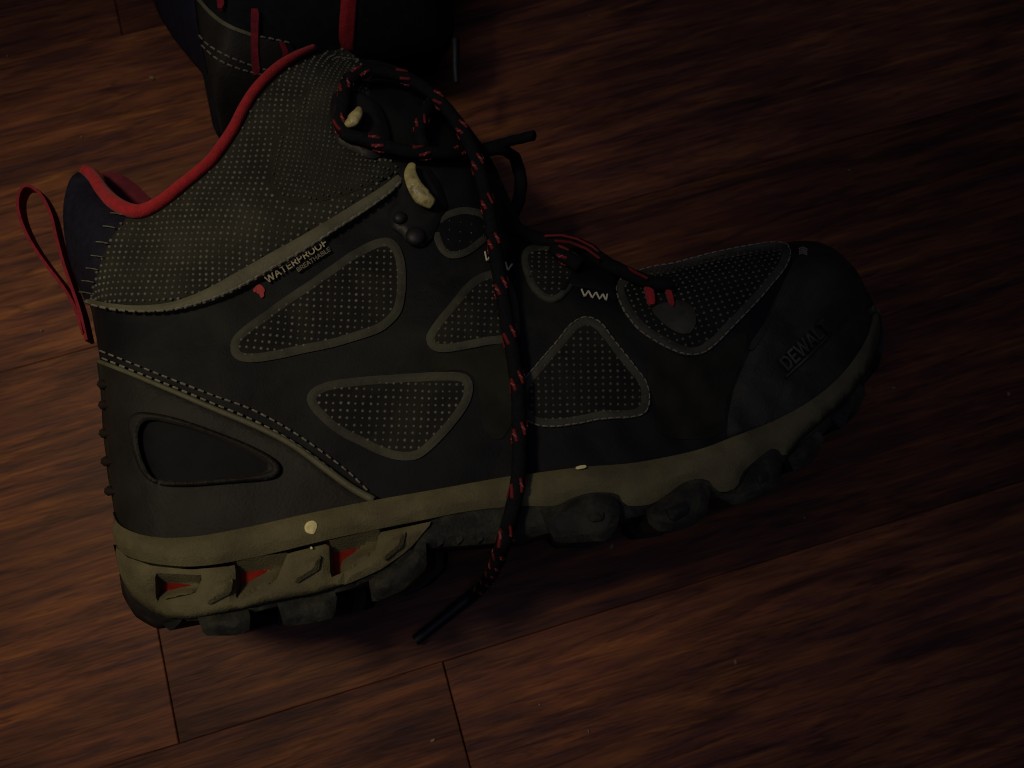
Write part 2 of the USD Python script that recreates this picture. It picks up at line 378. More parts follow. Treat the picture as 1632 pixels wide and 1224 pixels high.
def dots(poly_px, off, pitch, r, dirx=(1, 0), hf=None, holes=(), jitter=.05, warp=0.0):
    P = planpoly(poly_px, off, hf=hf).buffer(-r * 1.3)
    for h in holes: P = P.difference(planpoly(h, off, hf=hf).buffer(r))
    x0, y0, x1, y1 = P.bounds
    dx = np.array(dirx) / np.linalg.norm(dirx); dy = np.array([-dx[1], dx[0]])
    c = np.array([(x0 + x1) / 2, (y0 + y1) / 2]); R = max(x1 - x0, y1 - y0)
    k = np.arange(-int(R / pitch) - 1, int(R / pitch) + 2)
    a, b = np.meshgrid(k, k); ab = np.stack([a.ravel(), b.ravel()], 1) * pitch
    q = c + ab[:, :1] * dx + ab[:, 1:] * dy + rng.uniform(-jitter, jitter, ab.shape) * pitch
    if warp: q = q + warp * np.stack([meshkit.noise(np.c_[q * 30, 0 * q[:, :1]], 3) - .5, meshkit.noise(np.c_[q * 30, 0 * q[:, :1]], 4) - .5], 1)
    q = q[shapely.contains_xy(P, q[:, 0], q[:, 1])]
    z = (hf or H)(q) + off
    # each knot is a tiny ring-shaped bump
    n6 = np.arange(6) / 6 * 2 * np.pi
    prof = [(1.0, -.25), (.72, .35), (.0, .30)]
    V, F = [], []
    for i, (xy, zz) in enumerate(zip(q, z)):
        s = r * rng.uniform(.8, 1.15); o = i * 13
        for rr, hz in prof[:2]: V.append(np.c_[xy[0] + s * rr * np.cos(n6), xy[1] + s * rr * np.sin(n6), np.full(6, zz + hz * r)])
        V.append(np.array([[xy[0], xy[1], zz + prof[2][1] * r]]))
        for k in range(6):
            k2 = (k + 1) % 6
            F += [[o + k, o + k2, o + 6 + k2], [o + k, o + 6 + k2, o + 6 + k], [o + 6 + k, o + 6 + k2, o + 12]]
    return trimesh.Trimesh(np.vstack(V), np.array(F), process=False)

boot = thing('work_boot', label='black work boot lying on its side, olive midsole, red collar trim and trailing lace', category='boot')

# body: lateral shell and the slumped far shell, closed at heel and vamp, open at the collar
sole_line_px = [(1400, 575), (1352, 640), (1300, 690), (1230, 730), (1120, 770), (1000, 790), (850, 800), (700, 820), (500, 865), (350, 900), (245, 910), (200, 890)]
body_px = [*heel_px[:15][::-1], *collar_px[1:], *vamp_px[1:], *sole_line_px[1:]]
Pbody = Polygon(np.vstack([smoothline(at(heel_px[:15], ZH)[::-1, :2], n=4)[:-1], S(smoothline(collar_px, n=4))[:-1, :2], vw[:-1], onsurf(sole_line_px, H)[:, :2]])).buffer(0)
lat = sheet(Pbody, lambda v: H(v), lambda v, z: np.maximum(ZM - .002, z - .005), .0025)
inset_collar = at([(x + 4, y + 105) for x, y in collar_px[4:]], ZM)[:, :2]
Pmed = Polygon(np.vstack([smoothline(at(heel_px[4:15], ZH)[::-1, :2], n=4), inset_collar, at([(640, 200), (720, 260), (790, 320)], ZM)[:, :2], vw[24:-1], onsurf(sole_line_px, H)[:, :2]])).buffer(0)
med = sheet(Pmed.buffer(-.0012), lambda v: np.maximum(.0045, np.minimum(ZM - .001, 2 * ZM - H(v) + .004 + .02 * np.clip(1 - linedist(v, inset_collar) / .05, 0, 1))), lambda v, z: z - .0035, .005)
obj('upper', join([lat, med]), M['leather'], boot)

# padded mesh collar, heel pad, red piping
mesh_px = [(197, 346), (225, 348), (252, 336), (290, 308), (332, 272), (358, 244), (382, 206), (402, 168), (424, 140), (452, 112), (480, 98), (506, 84), (545, 74), (575, 92), (590, 130), (585, 180), (600, 225), (640, 270), (600, 302), (550, 338), (480, 380), (420, 416), (360, 452), (300, 476), (240, 488), (180, 486), (140, 480), (146, 455), (156, 420), (172, 380)]
obj('collar_panel', patch(mesh_px, .0012, .004, smooth=False, bev=.001, bevw=.003), M['mesh'], boot)
flex_px = [(478, 165), (510, 112), (545, 92), (574, 108), (578, 150), (545, 185), (535, 215), (585, 248), (628, 272), (560, 305), (490, 322), (445, 312), (430, 280), (446, 218)]
fp = obj('flex_panel', patch(flex_px, .0022, .003, bev=.0008, bevw=.003), M['mesh'], boot)
obj('mesh_dots', dots(mesh_px, .0013, .00232, .00060, (1, -.05), holes=[flex_px], warp=.004), M['dot'], boot, smooth=True, kind='stuff')
obj('mesh_dots', dots(flex_px, .0023, .00190, .00050, (1, -.12), warp=.003), M['dot_dim'], fp, smooth=True, kind='stuff')
pad_px = [(130, 270), (148, 284), (168, 314), (188, 332), (200, 346), (178, 376), (162, 412), (151, 450), (142, 480), (134, 480), (120, 450), (107, 412), (99, 372), (97, 332), (102, 300), (112, 277)]
hp = obj('heel_pad', patch(pad_px, .0016, .006, bev=.0015, bevw=.004), M['pad'], boot)
zig = []
for k, (ya, xa) in enumerate([(342, 196), (363, 184), (388, 173), (410, 165), (430, 157), (450, 150), (468, 146)]):
    w = S([(xa - 20, ya - 3), (xa - 10, ya - 2), (xa - 1, ya)], .0022); zig.append(tube(w, .00021, 5))
obj('zigzag_stitching', join(zig), M['print_dim'], hp, kind='stuff')
pipe = S(smoothline(collar_px[:-1], False, 6), .0012)
rad = np.interp(np.linspace(0, 1, len(pipe)), [0, .06, .2, .35, .5, .9, 1], [.0018, .0026, .0029, .0025, .0022, .0020, .0014])
obj('collar_piping', tube(pipe, rad, 12), M['red'], boot, smooth=True)
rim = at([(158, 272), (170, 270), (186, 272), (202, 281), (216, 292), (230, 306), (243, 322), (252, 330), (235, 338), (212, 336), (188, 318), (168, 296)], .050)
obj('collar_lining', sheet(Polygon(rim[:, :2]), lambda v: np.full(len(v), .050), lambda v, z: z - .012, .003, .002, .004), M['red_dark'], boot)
inner_px = [(x, y + 6) for x, y in collar_px[6:]] + [(540, 190), (420, 300), (300, 380)]
obj('inner_lining', sheet(planpoly(inner_px, -.012), lambda v: np.minimum(H(v) - .0062, ZM + .02), lambda v, z: z - .004, .005), M['lining'], boot)
# pull loop at the heel, a flat ribbon standing on edge
loop_px = smoothline([(143, 545), (134, 505), (122, 468), (107, 425), (96, 385), (86, 345), (72, 317), (56, 302), (42, 303), (34, 322), (38, 352), (54, 388), (78, 424), (104, 458), (124, 492), (138, 535)], False, 6)
lw = at(loop_px, .052)
def ribbon_edge(w, half, th):
    t = np.gradient(w, axis=0); t /= np.linalg.norm(t, axis=1)[:, None]
    n = np.c_[-t[:, 1], t[:, 0], 0 * t[:, 0]]; z = np.array([0, 0, 1.0]); N = len(w)
    lean = np.linspace(-.15, .15, N)[:, None] * z * 0
    V = np.vstack([w + n * th + z * half, w - n * th + z * half, w - n * th - z * half, w + n * th - z * half])
    F = []
    for i in range(N - 1):
        for k in range(4):
            a, b = k * N + i, ((k + 1) % 4) * N + i
            F += [[a, a + 1, b + 1], [a, b + 1, b]]
    F += [[0, N, 2 * N], [0, 2 * N, 3 * N], [N - 1, 3 * N - 1, 2 * N - 1], [N - 1, 4 * N - 1, 3 * N - 1]]
    return trimesh.Trimesh(V, F, process=False)
obj('pull_loop', ribbon_edge(lw, .0026, .0006), M['red_web'], boot)

# seam band below the collar and its stitches
band_c = [(133, 477), (170, 486), (220, 491), (275, 487), (330, 470), (375, 448), (430, 417), (480, 388), (530, 357), (580, 325), (615, 301), (638, 280)]
bp = obj('collar_band', strip(band_c, [7, 8, 10, 14, 21, 26, 26, 24, 21, 19, 16, 12], .0030, .003), M['band'], boot)
obj('stitching', stitches([(140, 484), (175, 492), (222, 496), (278, 492), (338, 475), (384, 455), (438, 424), (488, 395), (536, 364), (586, 332), (622, 306), (640, 288)], 5, 10, .00042, .0034), M['thread'], bp, kind='stuff')

# side windows: mesh inside a raised rubber rim
def window(px, w, mesh_mat='mesh_dark', dotm='dot_dim', pitch=.00245, r=.00056, d=(1, -.03), rim_mat='trim', off=.0012, stitch=None):
    P = obj('window_mesh', patch(px, .0008, .003, bev=0), M[mesh_mat], boot)
    obj('mesh_dots', dots(px, .0009, pitch, r, d, warp=.003), M[dotm], P, smooth=True, kind='stuff')
    c = smoothline(px, True, 6); cp = Polygon(c); w = w + 3
    c = c + 1.6 * (np.stack([meshkit.noise(np.c_[c * .045, c[:, :1] * 0], 11), meshkit.noise(np.c_[c * .045, c[:, :1] * 0], 12)], 1) - .5); cp = Polygon(c)
    outer = np.array(cp.buffer(w / 2).exterior.coords)[:-1]; inner = np.array(cp.buffer(-w / 2).exterior.coords)[:-1]
    rim = patch(outer, off, .003, holes=[inner], smooth=False, spacing=.0022, bev=.0005, bevw=.0014)
    R = obj('window_rim', rim, M[rim_mat], boot)
    if stitch:
        o2 = np.array(cp.buffer(w / 2 - 1.5).exterior.coords)
        obj('stitching', stitches(o2[::3], 4, 8, .00030, off + .0001), M['thread'], R, kind='stuff')
window([(374, 556), (382, 535), (430, 498), (500, 450), (560, 408), (605, 386), (628, 392), (638, 425), (637, 470), (628, 500), (600, 522), (540, 542), (470, 558), (410, 568), (382, 567)], 12, dotm='dot')
window([(496, 640), (505, 622), (540, 612), (600, 606), (670, 601), (730, 600), (746, 612), (740, 640), (712, 680), (680, 712), (655, 726), (620, 722), (570, 700), (525, 672)], 12, dotm='dot')
window([(686, 538), (700, 515), (728, 480), (752, 452), (775, 440), (800, 438), (815, 470), (822, 520), (815, 536), (770, 543), (720, 553), (695, 552)], 11)
window([(838, 612), (860, 585), (890, 550), (915, 520), (935, 511), (955, 520), (978, 550), (1005, 585), (1026, 615), (1028, 645), (1012, 657), (960, 661), (900, 672), (855, 670), (835, 650)], 12, stitch=True)
window([(990, 455), (1000, 490), (1022, 520), (1060, 545), (1095, 558), (1120, 556), (1145, 535), (1180, 500), (1215, 462), (1245, 425), (1254, 400), (1240, 391), (1190, 397), (1130, 410), (1075, 424), (1020, 436)], 12, stitch=True, d=(1, .25))
window([(838, 402), (842, 435), (855, 462), (878, 476), (898, 466), (915, 438), (925, 418), (905, 400), (870, 392)], 9)
window([(698, 352), (700, 385), (715, 404), (738, 402), (760, 388), (778, 368), (775, 345), (740, 335)], 9, mesh_mat='leather', pitch=.004, r=.0003)

obj('side_overlay', patch([(690, 566), (720, 563), (770, 554), (806, 548), (820, 575), (826, 640), (800, 700), (770, 680), (760, 610), (735, 590), (690, 592)], .0004, .002, bev=0), M['dusty'], boot)
obj('vamp_overlay', patch([(1040, 545), (1075, 565), (1120, 572), (1160, 545), (1190, 530), (1180, 580), (1158, 640), (1150, 690), (1100, 700), (1050, 690), (1044, 640), (1030, 600)], .0004, .002, bev=0), M['dusty'], boot)
# heel counter: rubber wrap with bead, double seam, sunk panel, ribs at the back
counter_px = [(152, 572), (205, 595), (270, 622), (345, 655), (410, 683), (465, 712), (515, 748), (560, 780), (603, 800), (520, 828), (430, 850), (340, 872), (260, 876), (205, 868), (182, 840), (176, 800), (168, 750), (162, 690), (159, 630)]
rim_px = [(203, 684), (208, 662), (228, 656), (275, 664), (335, 684), (400, 710), (440, 734), (446, 752), (428, 764), (362, 770), (292, 775), (244, 770), (218, 742)]
in_px = [(218, 692), (232, 669), (280, 676), (340, 696), (398, 720), (428, 739), (424, 752), (352, 762), (284, 766), (244, 762), (225, 732)]
cp_ = obj('heel_counter', patch(counter_px, .0018, .004, holes=[in_px], smooth=False, bev=.0008), M['counter'], boot)
obj('counter_rim', patch(rim_px, .0036, .004, holes=[in_px], spacing=.0010, bev=.0007, bevw=.0009), M['counter'], cp_)
obj('counter_inset', patch(in_px, .0006, .003, bev=0), M['inset'], cp_)
obj('counter_bead', tube(S(smoothline([(158, 576), (205, 594), (270, 621), (345, 653), (410, 680), (465, 708), (515, 744), (560, 777), (596, 797)], False, 6), .0022), np.linspace(.0008, .0014, 49), 8), M['band'], cp_, smooth=True)
sA_ = [(152, 556), (200, 575), (270, 603), (340, 630), (400, 652), (455, 681), (505, 714), (555, 752), (590, 786)]
sB_ = [(156, 568), (200, 586), (265, 612), (335, 641), (398, 667), (452, 695), (500, 727), (548, 764), (575, 788)]
for s in (sA_, sB_):
    obj('stitching', stitches(s, 7, 8.5, .00036, .0012 if s is sA_ else .0024), M['thread'], cp_, kind='stuff')
for y in (612, 645, 690, 735, 782):
    x = np.interp(y, [600, 650, 710, 765, 815], [157, 160, 161, 167, 174])
    w = np.vstack([at([(x + 8, y)], ZM), at([(x + 5, y)], ZH - .004), at([(x + 6, y + 1)], ZH + .004), S([(x + 15, y + 2)], .0012)])
    obj('heel_rib', tube(w, [.0012, .0019, .0017, .0006], 7), M['counter'], cp_, smooth=True)

# toe cap
toe_px = [(1282, 384), (1272, 405), (1250, 450), (1226, 500), (1196, 560), (1172, 615), (1162, 660), (1160, 700), (1230, 690), (1290, 655), (1342, 612), (1378, 565), (1396, 520), (1398, 490), (1386, 460), (1366, 426), (1335, 396), (1300, 384)]
tp = obj('toe_cap', patch(toe_px, .0016, .004, smooth=False, bev=.0012, bevw=.003), M['toe'], boot)
obj('toe_ridge', patch(stripline([(1262, 440), (1240, 485), (1222, 518), (1204, 545), (1196, 560)], [3, 5, 9, 11, 3]), .0028, .003, smooth=False, bev=.0012, bevw=.0015), M['toe'], tp)
obj('toe_guard', patch([(1215, 690), (1238, 640), (1250, 602), (1290, 566), (1328, 528), (1362, 500), (1398, 488), (1400, 530), (1380, 572), (1345, 616), (1292, 660)], .0024, .003, smooth=False, bev=.0014, bevw=.003), M['toe'], tp)
cs = [tube(S([(1274, 396 + i * 3), (1279, 394 + i * 3), (1286, 397 + i * 3)], .0022), .0003, 5) for i in range(4)]
obj('centre_stitches', join(cs), M['thread'], tp, kind='stuff')
obj('toe_scuff', patch([(1391, 488), (1397, 484), (1401, 490), (1400, 498), (1393, 497)], .0048, .003, spacing=.001), M['band'], boot)
def lettering(text, p0, p1, hpx, off, depth, slant=0.0, bold=True, squeeze=None):
    m = meshkit.text_mesh(text, 1.0, .1, bold); v = m.vertices.copy()
    x0, x1 = v[:, 0].min(), v[:, 0].max()
    p0, p1 = np.array(p0, float), np.array(p1, float)
    L = np.linalg.norm(p1 - p0); ux = (p1 - p0) / L; uy = np.array([ux[1], -ux[0]])
    m = m.subdivide_to_size(.35 * (x1 - x0) / len(text), max_iter=3) if False else m
    v = m.vertices
    X = (v[:, 0] - x0) / (x1 - x0) * L + slant * v[:, 1] * hpx
    w = S(p0 + X[:, None] * ux + (v[:, 1] * hpx)[:, None] * uy, off)
    w[:, 2] += np.where(v[:, 2] > .05, depth, -.0008)
    return trimesh.Trimesh(w, m.faces, process=False)
obj('brand_lettering', lettering('DEWALT', (1254, 592), (1324, 526), 22, .0030, .0011, .06), M['emboss'], tp, smooth=False)
obj('lettering_base', strip([(1252, 601), (1290, 566), (1328, 527)], [3, 3, 3], .0034, .0025, spacing=.0012, bev=.0004, bevw=.0005), M['emboss'], tp)

# printed words on the side
obj('print_words', lettering('WATERPROOF', (427, 452), (523, 390), 11, .0014, .0004), M['print'], boot, smooth=False)
obj('print_words', lettering('BREATHABLE', (476, 434), (528, 400), 7, .0014, .0004), M['print_dim'], boot, smooth=False)
ic = [patch([(406, 458), (413, 453), (420, 458), (422, 464), (416, 469), (408, 466)], .0006, .001, spacing=.0008, bev=0), patch([(413, 466), (418, 464), (421, 471), (416, 475)], .0007, .001, spacing=.0008, bev=0), patch([(403, 461), (407, 459), (409, 464), (405, 466)], .0007, .001, spacing=.0008, bev=0)]
obj('print_emblem', join(ic), M['print_red'], boot)

# midsole
def mirror(v, z): return np.maximum(.0015, 2 * ZM - z)
ms_top = [(175, 815), (185, 835), (215, 850), (260, 857), (320, 853), (400, 838), (470, 822), (550, 805), (620, 792), (700, 778), (800, 760), (860, 752), (930, 743), (1000, 738), (1060, 728), (1120, 714), (1170, 695), (1230, 672), (1290, 640), (1340, 600), (1378, 550), (1394, 510), (1397, 482)]
ms_bot = [(1405, 488), (1407, 530), (1392, 580), (1352, 635), (1312, 672), (1278, 703), (1262, 724), (1248, 724), (1236, 712), (1204, 735), (1184, 755), (1178, 775), (1158, 784), (1142, 780), (1134, 766), (1118, 762), (1092, 768), (1070, 784), (1042, 802), (1010, 806), (994, 802), (985, 786), (940, 785), (905, 797), (885, 806), (850, 806), (800, 808), (740, 815), (680, 827), (600, 843), (520, 860), (430, 882), (350, 898), (290, 903), (230, 896), (192, 882), (177, 860)]
def sole(px, off, smooth=False, holes=(), bev=.0012, bevw=.003, full=True, depth=.02, spacing=.003):
    P = planpoly(px, off, smooth=smooth)
    for h in holes: P = P.difference(planpoly(h, off, smooth=False))
    return sheet(P, lambda v: H(v) + off, (mirror if full else (lambda v, z: z - depth)), spacing, bev, bevw)
ms = obj('midsole', sole(smoothline(ms_top, n=3).tolist() + smoothline(ms_bot, n=3).tolist(), .0050, bev=.0016, bevw=.003), M['midsole'], boot)
hl_px = [(178, 868), (200, 888), (240, 902), (300, 908), (360, 903), (440, 886), (530, 864), (610, 847), (690, 830), (676, 846), (660, 866), (640, 884), (605, 908), (560, 928), (505, 946), (445, 957), (380, 972), (330, 982), (300, 987), (265, 986), (240, 976), (208, 952), (190, 922)]
holes = [[(244, 913), (322, 917), (309, 946), (246, 960)], [(373, 892), (458, 880), (438, 926), (386, 954), (374, 956)], [(523, 861), (604, 842), (597, 880), (560, 906), (525, 921)]]
hm = obj('heel_midsole', sole(hl_px, .0046, holes=holes, full=False, depth=.012, spacing=.0026, bev=.0012, bevw=.002), M['midsole'], boot)
obj('heel_midsole_back', sole(hl_px, -.0080), M['midsole'], boot)
for h in holes:
    h = np.array(h, float); c = h.mean(0)
    obj('heel_core', sheet(planpoly(c + (h - c) * 1.15, 0, smooth=False), lambda v: H(v) - .0016, lambda v, z: z - .006, .002), M['core'], hm)
    # sloping walls inside each opening, above and below the slot
    low = [h[-1], h[2]] if len(h) == 4 else [h[3], h[2]]
    lowline, upline = S(low, 0)[:, :2], S(h[:2], 0)[:, :2]
    hp_ = planpoly(h, .0046, smooth=False)
    sl = 1.9 if len(h) == 4 else 1.3
    def wall(v, lowline=lowline, upline=upline, sl=sl):
        a = .0036 - sl * linedist(v, lowline); b = .0036 - sl * .92 * linedist(v, upline)
        return H(v) + np.maximum(np.maximum(a, b), -.007)
    obj('opening_wall', sheet(hp_, wall, lambda v, z: np.minimum(z - .002, H(v) - .009), .0012), M['midsole'], hm)
for a, b in (((330, 936), (366, 926)), ((470, 902), (507, 888)), ((612, 866), (642, 850))):
    a, b = np.array(a, float), np.array(b, float); mm = (a + b) / 2
    obj('midsole_block', patch([a + (12, -8), b + (4, -4), b + (0, 20), a + (-2, 30), a + (-4, 12)], .0068, .005, smooth=False, spacing=.0016, bev=.0012, bevw=.0012), M['midsole'], hm)
spk = [patch([(486, 836), (491, 831), (500, 830), (505, 836), (503, 845), (499, 851), (489, 849), (485, 843)], .0056, .001, spacing=.0008, bev=.0003, bevw=.0008), patch([(494, 872), (497, 871), (498, 875), (495, 875)], .0050, .001, spacing=.0006, bev=0), patch([(918, 744), (932, 741), (934, 745), (920, 748)], .0054, .001, spacing=.0008, bev=0)]
obj('paint_fleck', join(spk), M['paint'], ms, kind='stuff')

# outsole and its lugs
os_px = [(186, 915), (192, 950), (212, 984), (247, 1004), (268, 999), (290, 990), (340, 988), (400, 977), (440, 966), (505, 953), (560, 938), (602, 918), (640, 900), (668, 876), (700, 872), (760, 868), (830, 862), (870, 850), (900, 846), (985, 828), (1040, 818), (1100, 805), (1140, 795), (1190, 772), (1240, 745), (1290, 712), (1335, 672), (1372, 628), (1398, 580), (1411, 530), (1408, 495), (1380, 520), (1340, 590), (1280, 650), (1180, 715), (1060, 755), (860, 785), (700, 812), (680, 836), (662, 852), (640, 872), (600, 896), (555, 915), (500, 932), (440, 944), (380, 959), (330, 969), (300, 974), (265, 973), (240, 963), (212, 940)]
osn = obj('outsole', sole(os_px, .0030, bev=.0016, bevw=.003), M['outsole'], boot)
lugs = [[(252, 995), (286, 986), (272, 1002), (262, 1008)],
        [(312, 985), (396, 972), (396, 1006), (370, 1014), (322, 1014)],
        [(440, 962), (536, 944), (532, 984), (505, 992), (450, 1000)],
        [(586, 925), (640, 896), (678, 862), (680, 905), (640, 942), (592, 962)],
        [(862, 812), (905, 800), (940, 789), (976, 788), (990, 806), (984, 840), (968, 862), (888, 866), (872, 842)],
        [(1030, 812), (1062, 790), (1092, 774), (1122, 768), (1134, 782), (1124, 822), (1100, 842), (1050, 848), (1034, 836)],
        [(1146, 792), (1180, 776), (1196, 746), (1232, 722), (1248, 734), (1244, 772), (1212, 794), (1170, 806)],
        [(1258, 728), (1284, 704), (1310, 682), (1316, 702), (1300, 734), (1268, 750)],
        [(1330, 664), (1352, 642), (1378, 606), (1386, 622), (1372, 656), (1346, 682)],
        [(1396, 580), (1408, 540), (1414, 520), (1416, 548), (1406, 590)]]
for k, l in enumerate(lugs):
    P = planpoly(l, .006, smooth=False)
    off = [.004, .006, .006, .006, .0075, .0075, .007, .006, .005, .004][k]
    obj('lug', sheet(P, lambda v: H(v) + off, lambda v, z: z - .030, .0028, .0016, .0025), M['outsole'], osn)
    Q = planpoly(np.array(l) + (8, 2), -.01, smooth=False)      # the lug of the far row
    obj('lug', sheet(Q, lambda v: np.full(len(v), .024), lambda v, z: np.full(len(v), .0008), .006), M['outsole'], osn)
for (l, w) in (((896, 852), 3), ((600, 944), 3), ((645, 912), 3), ((458, 984), 3), ((500, 976), 3), ((1052, 812), 5)):
    pass
for x, y in ((704, 838), (735, 834), (768, 832), (800, 832)):
    obj('arch_rib', patch(stripline([(x, y), (x - 2, y + 16), (x - 6, y + 34)], [10, 12, 9]), .0050, .005, smooth=False, bev=.002, bevw=.002), M['outsole'], osn)
for px in ([(938, 818), (962, 815), (962, 829), (940, 832)], [(1062, 812), (1095, 798), (1100, 815), (1072, 832)], [(1208, 756), (1226, 748), (1226, 764), (1210, 772)]):
    obj('lug_step', patch(px, .0098 if px[0][0] < 1150 else .0088, .005, smooth=False, spacing=.002, bev=.001, bevw=.0015), M['outsole'], osn)

# eyestay hardware
obj('hook_plate', patch([(640, 262), (634, 275), (633, 312), (616, 338), (620, 358), (640, 372), (652, 388), (672, 392), (688, 378), (700, 350), (712, 325), (700, 290), (680, 262)], .0026, .003, smooth=False, bev=.0012, bevw=.0018), M['metal'], boot)
def dome(px, rpx, off, h):
    c = S([px], off)[0]; r = rpx / 3.9 / 1000
    m = trimesh.creation.icosphere(2, 1.0); m.apply_scale((r, r, h)); m.apply_translation(c); return m
for p, r in (((637, 347), 10), ((662, 376), 14)):
    obj('rivet', dome(p, r, .003, .0016), M['metal'], boot, smooth=True)
def hook(pts, w, off):
    c = smoothline(pts, False, 6); t = np.linspace(0, 1, len(c))
    wd = S(c, off); wd[:, 2] += .0022 * np.sin(np.pi * t)
    return tube(wd, np.interp(t, np.linspace(0, 1, len(w)), w), 12, flat=.6)
obj('speed_hook', hook([(657, 262), (655, 280), (662, 300), (674, 316), (690, 326)], [.0015, .0024, .0028, .0034, .0022], .0055), M['hook'], boot, smooth=True)
obj('hook_plate', patch([(528, 150), (560, 140), (600, 160), (620, 215), (600, 250), (560, 238), (530, 215)], .0034, .003, bev=.0012, bevw=.0018), M['metal'], boot)
obj('speed_hook', hook([(572, 172), (571, 186), (563, 197), (550, 199)], [.0010, .0022, .0026, .0012], .0065), M['hook'], boot, smooth=True)

# white bar tacks
def zigzag(p, off=.0010):
    return tube(S(dense(p, 3), off), .00036, 6)
obj('bar_tack', zigzag([(927, 461), (932, 473), (938, 463), (944, 475), (950, 465), (956, 477), (961, 468), (966, 479), (968, 469)]), M['thread_white'], boot)
obj('bar_tack', zigzag([(773, 401), (776, 416), (782, 407)], .0016), M['thread_white'], boot)
obj('bar_tack', zigzag([(806, 418), (809, 431), (816, 421)], .0016), M['thread_white'], boot)

# lowest lace loop: grey pad and red webbing
lp = obj('lace_pad', patch([(1040, 490), (1064, 480), (1090, 478), (1108, 492), (1110, 515), (1100, 530), (1080, 528), (1056, 512)], .0026, .003, bev=.001, bevw=.002), M['trim'], boot)
def webloop(px, w):
    return patch(stripline(px, w), .0042, .0022, smooth=False, spacing=.0018, bev=.0006, bevw=.001)
obj('lace_webbing', webloop([(1029, 446), (1036, 462), (1040, 484)], [9, 13, 11]), M['red'], lp)
obj('lace_webbing', webloop([(1060, 450), (1068, 466), (1073, 487)], [5, 8, 6]), M['red'], lp)
obj('eyestay', patch([(920, 416), (950, 420), (978, 432), (988, 460), (984, 480), (960, 462), (922, 456), (906, 448)], .0016, .003, bev=.001, bevw=.002), M['leather'], boot)

# laces
def lace(name, w, r=.0025, flecks=True, spacing=.0175, start=.006, label=None):
    w = smoothline(dense(w, .006), n=3)
    L = obj(name, tube(w, r * (1 + .04 * np.sin(np.arange(len(w)) * 1.7)), 12, flat=.85), M['lace'], boot, smooth=True)
    if not flecks: return L
    d = np.r_[0, np.cumsum(np.linalg.norm(np.diff(w, axis=0), axis=1))]
    red, pink = [], []
    s = start
    while s < d[-1] - .004:
        for k in range(5):
            a0 = k * 2 * np.pi / 5 + .9
            for j, (dst, rr, lst) in enumerate(((0, .00070, red), (0, .00042, pink))):
                pts = []
                for q in np.linspace(0, 1, 4):
                    ss = s + (q - .5) * (.0042 if lst is red else .0013) + .0019 * math.cos(a0)
                    p = np.array([np.interp(ss, d, w[:, i]) for i in range(3)])
                    t = np.array([np.interp(ss + .001, d, w[:, i]) - np.interp(ss - .001, d, w[:, i]) for i in range(3)]); t /= np.linalg.norm(t) + 1e-9
                    sd = np.cross(t, (0, 0, 1.0)); sd /= np.linalg.norm(sd) + 1e-9; up = np.cross(sd, t)
                    a = a0 + (q - .5) * .5
                    rad = r * (.90 if lst is red else 1.04)
                    pts.append(p + rad * (math.cos(a) * sd + .85 * math.sin(a) * up))
                if lst is pink and rng.random() < .25: continue
                lst.append(tube(np.array(pts), rr, 5))
        s += spacing * rng.uniform(.94, 1.06)
    obj('lace_flecks', join(red), M['lace_red'], L, kind='stuff', smooth=True)
    obj('pale_flecks', join(pink), M['lace_pink'], L, kind='stuff', smooth=True)
    return L
main = S([(553, 128), (575, 117), (604, 113), (640, 120), (678, 140), (712, 172), (740, 212), (758, 250), (770, 292), (780, 340), (788, 390), (796, 440), (806, 500), (817, 560), (826, 620), (828, 690), (828, 745), (824, 780)], .0062)
lift = np.interp(np.arange(len(main)), [0, 2, 4, 7, 10, 13, 15, 17], [.000, .002, .005, .010, .006, .001, .001, .003])
main = at(np.array([(553, 128), (575, 117), (604, 113), (640, 120), (678, 140), (712, 172), (740, 212), (758, 250), (770, 292), (780, 340), (788, 390), (796, 440), (806, 500), (817, 560), (826, 620), (828, 690), (828, 745), (824, 780)]), main[:, 2] + lift)
tail = np.vstack([S([(818, 806), (811, 834)], .0080), at([(803, 862)], .097), at([(794, 892)], .074), at([(783, 915)], .044), at([(769, 935)], .017), at([(752, 950)], .0045)])
L1 = lace('lace', np.vstack([main, tail]))
ag = at([(754, 948), (735, 963), (700, 991), (662, 1021)], .0034)
obj('aglet', tube(ag, [.0028, .0026, .0024, .0024], 12), M['aglet'], boot, smooth=True)
lace('lace', S([(552, 132), (549, 150), (547, 172), (541, 195), (546, 212), (575, 220), (615, 234), (660, 243), (720, 245), (770, 238)], .0058), r=.0025, start=.003, spacing=.0165)
lace('lace', S([(768, 238), (790, 231), (812, 225), (850, 216)], .0052), r=.0021, flecks=False)
lace('lace', S([(698, 152), (684, 168), (674, 186), (668, 210), (676, 236)], .0055), r=.0024, start=.008)
lace('lace', np.vstack([S([(770, 240), (800, 236)], .008), at([(822, 252), (830, 285), (828, 320), (815, 345), (800, 362)], .052)]), r=.0026, flecks=False)
lace('lace', S([(800, 352), (835, 372), (862, 382), (900, 384), (935, 396), (962, 418), (985, 430)], .0040), r=.0029, flecks=False)
for o in ((0, 0), (2, -7)):
    pass
obj('lace_stripe', tube(S([(868, 376), (895, 375), (920, 381), (944, 393), (962, 410)], .0074), .0006, 6), M['lace_red'], boot, smooth=True)
obj('lace_stripe', tube(S([(884, 384), (908, 386), (934, 396), (955, 412)], .0076), .0006, 6), M['lace_red'], boot, smooth=True)
lace('lace', S([(884, 396), (900, 408), (914, 418), (926, 424)], .0050), r=.0028, start=.006)
lace('lace', S([(962, 420), (992, 432), (1018, 444), (1040, 452), (1072, 452)], .0048), r=.0026, flecks=False)
obj('lace_stripe', tube(S([(996, 424), (1012, 434), (1032, 444)], .0084), .0006, 6), M['lace_red'], boot, smooth=True)
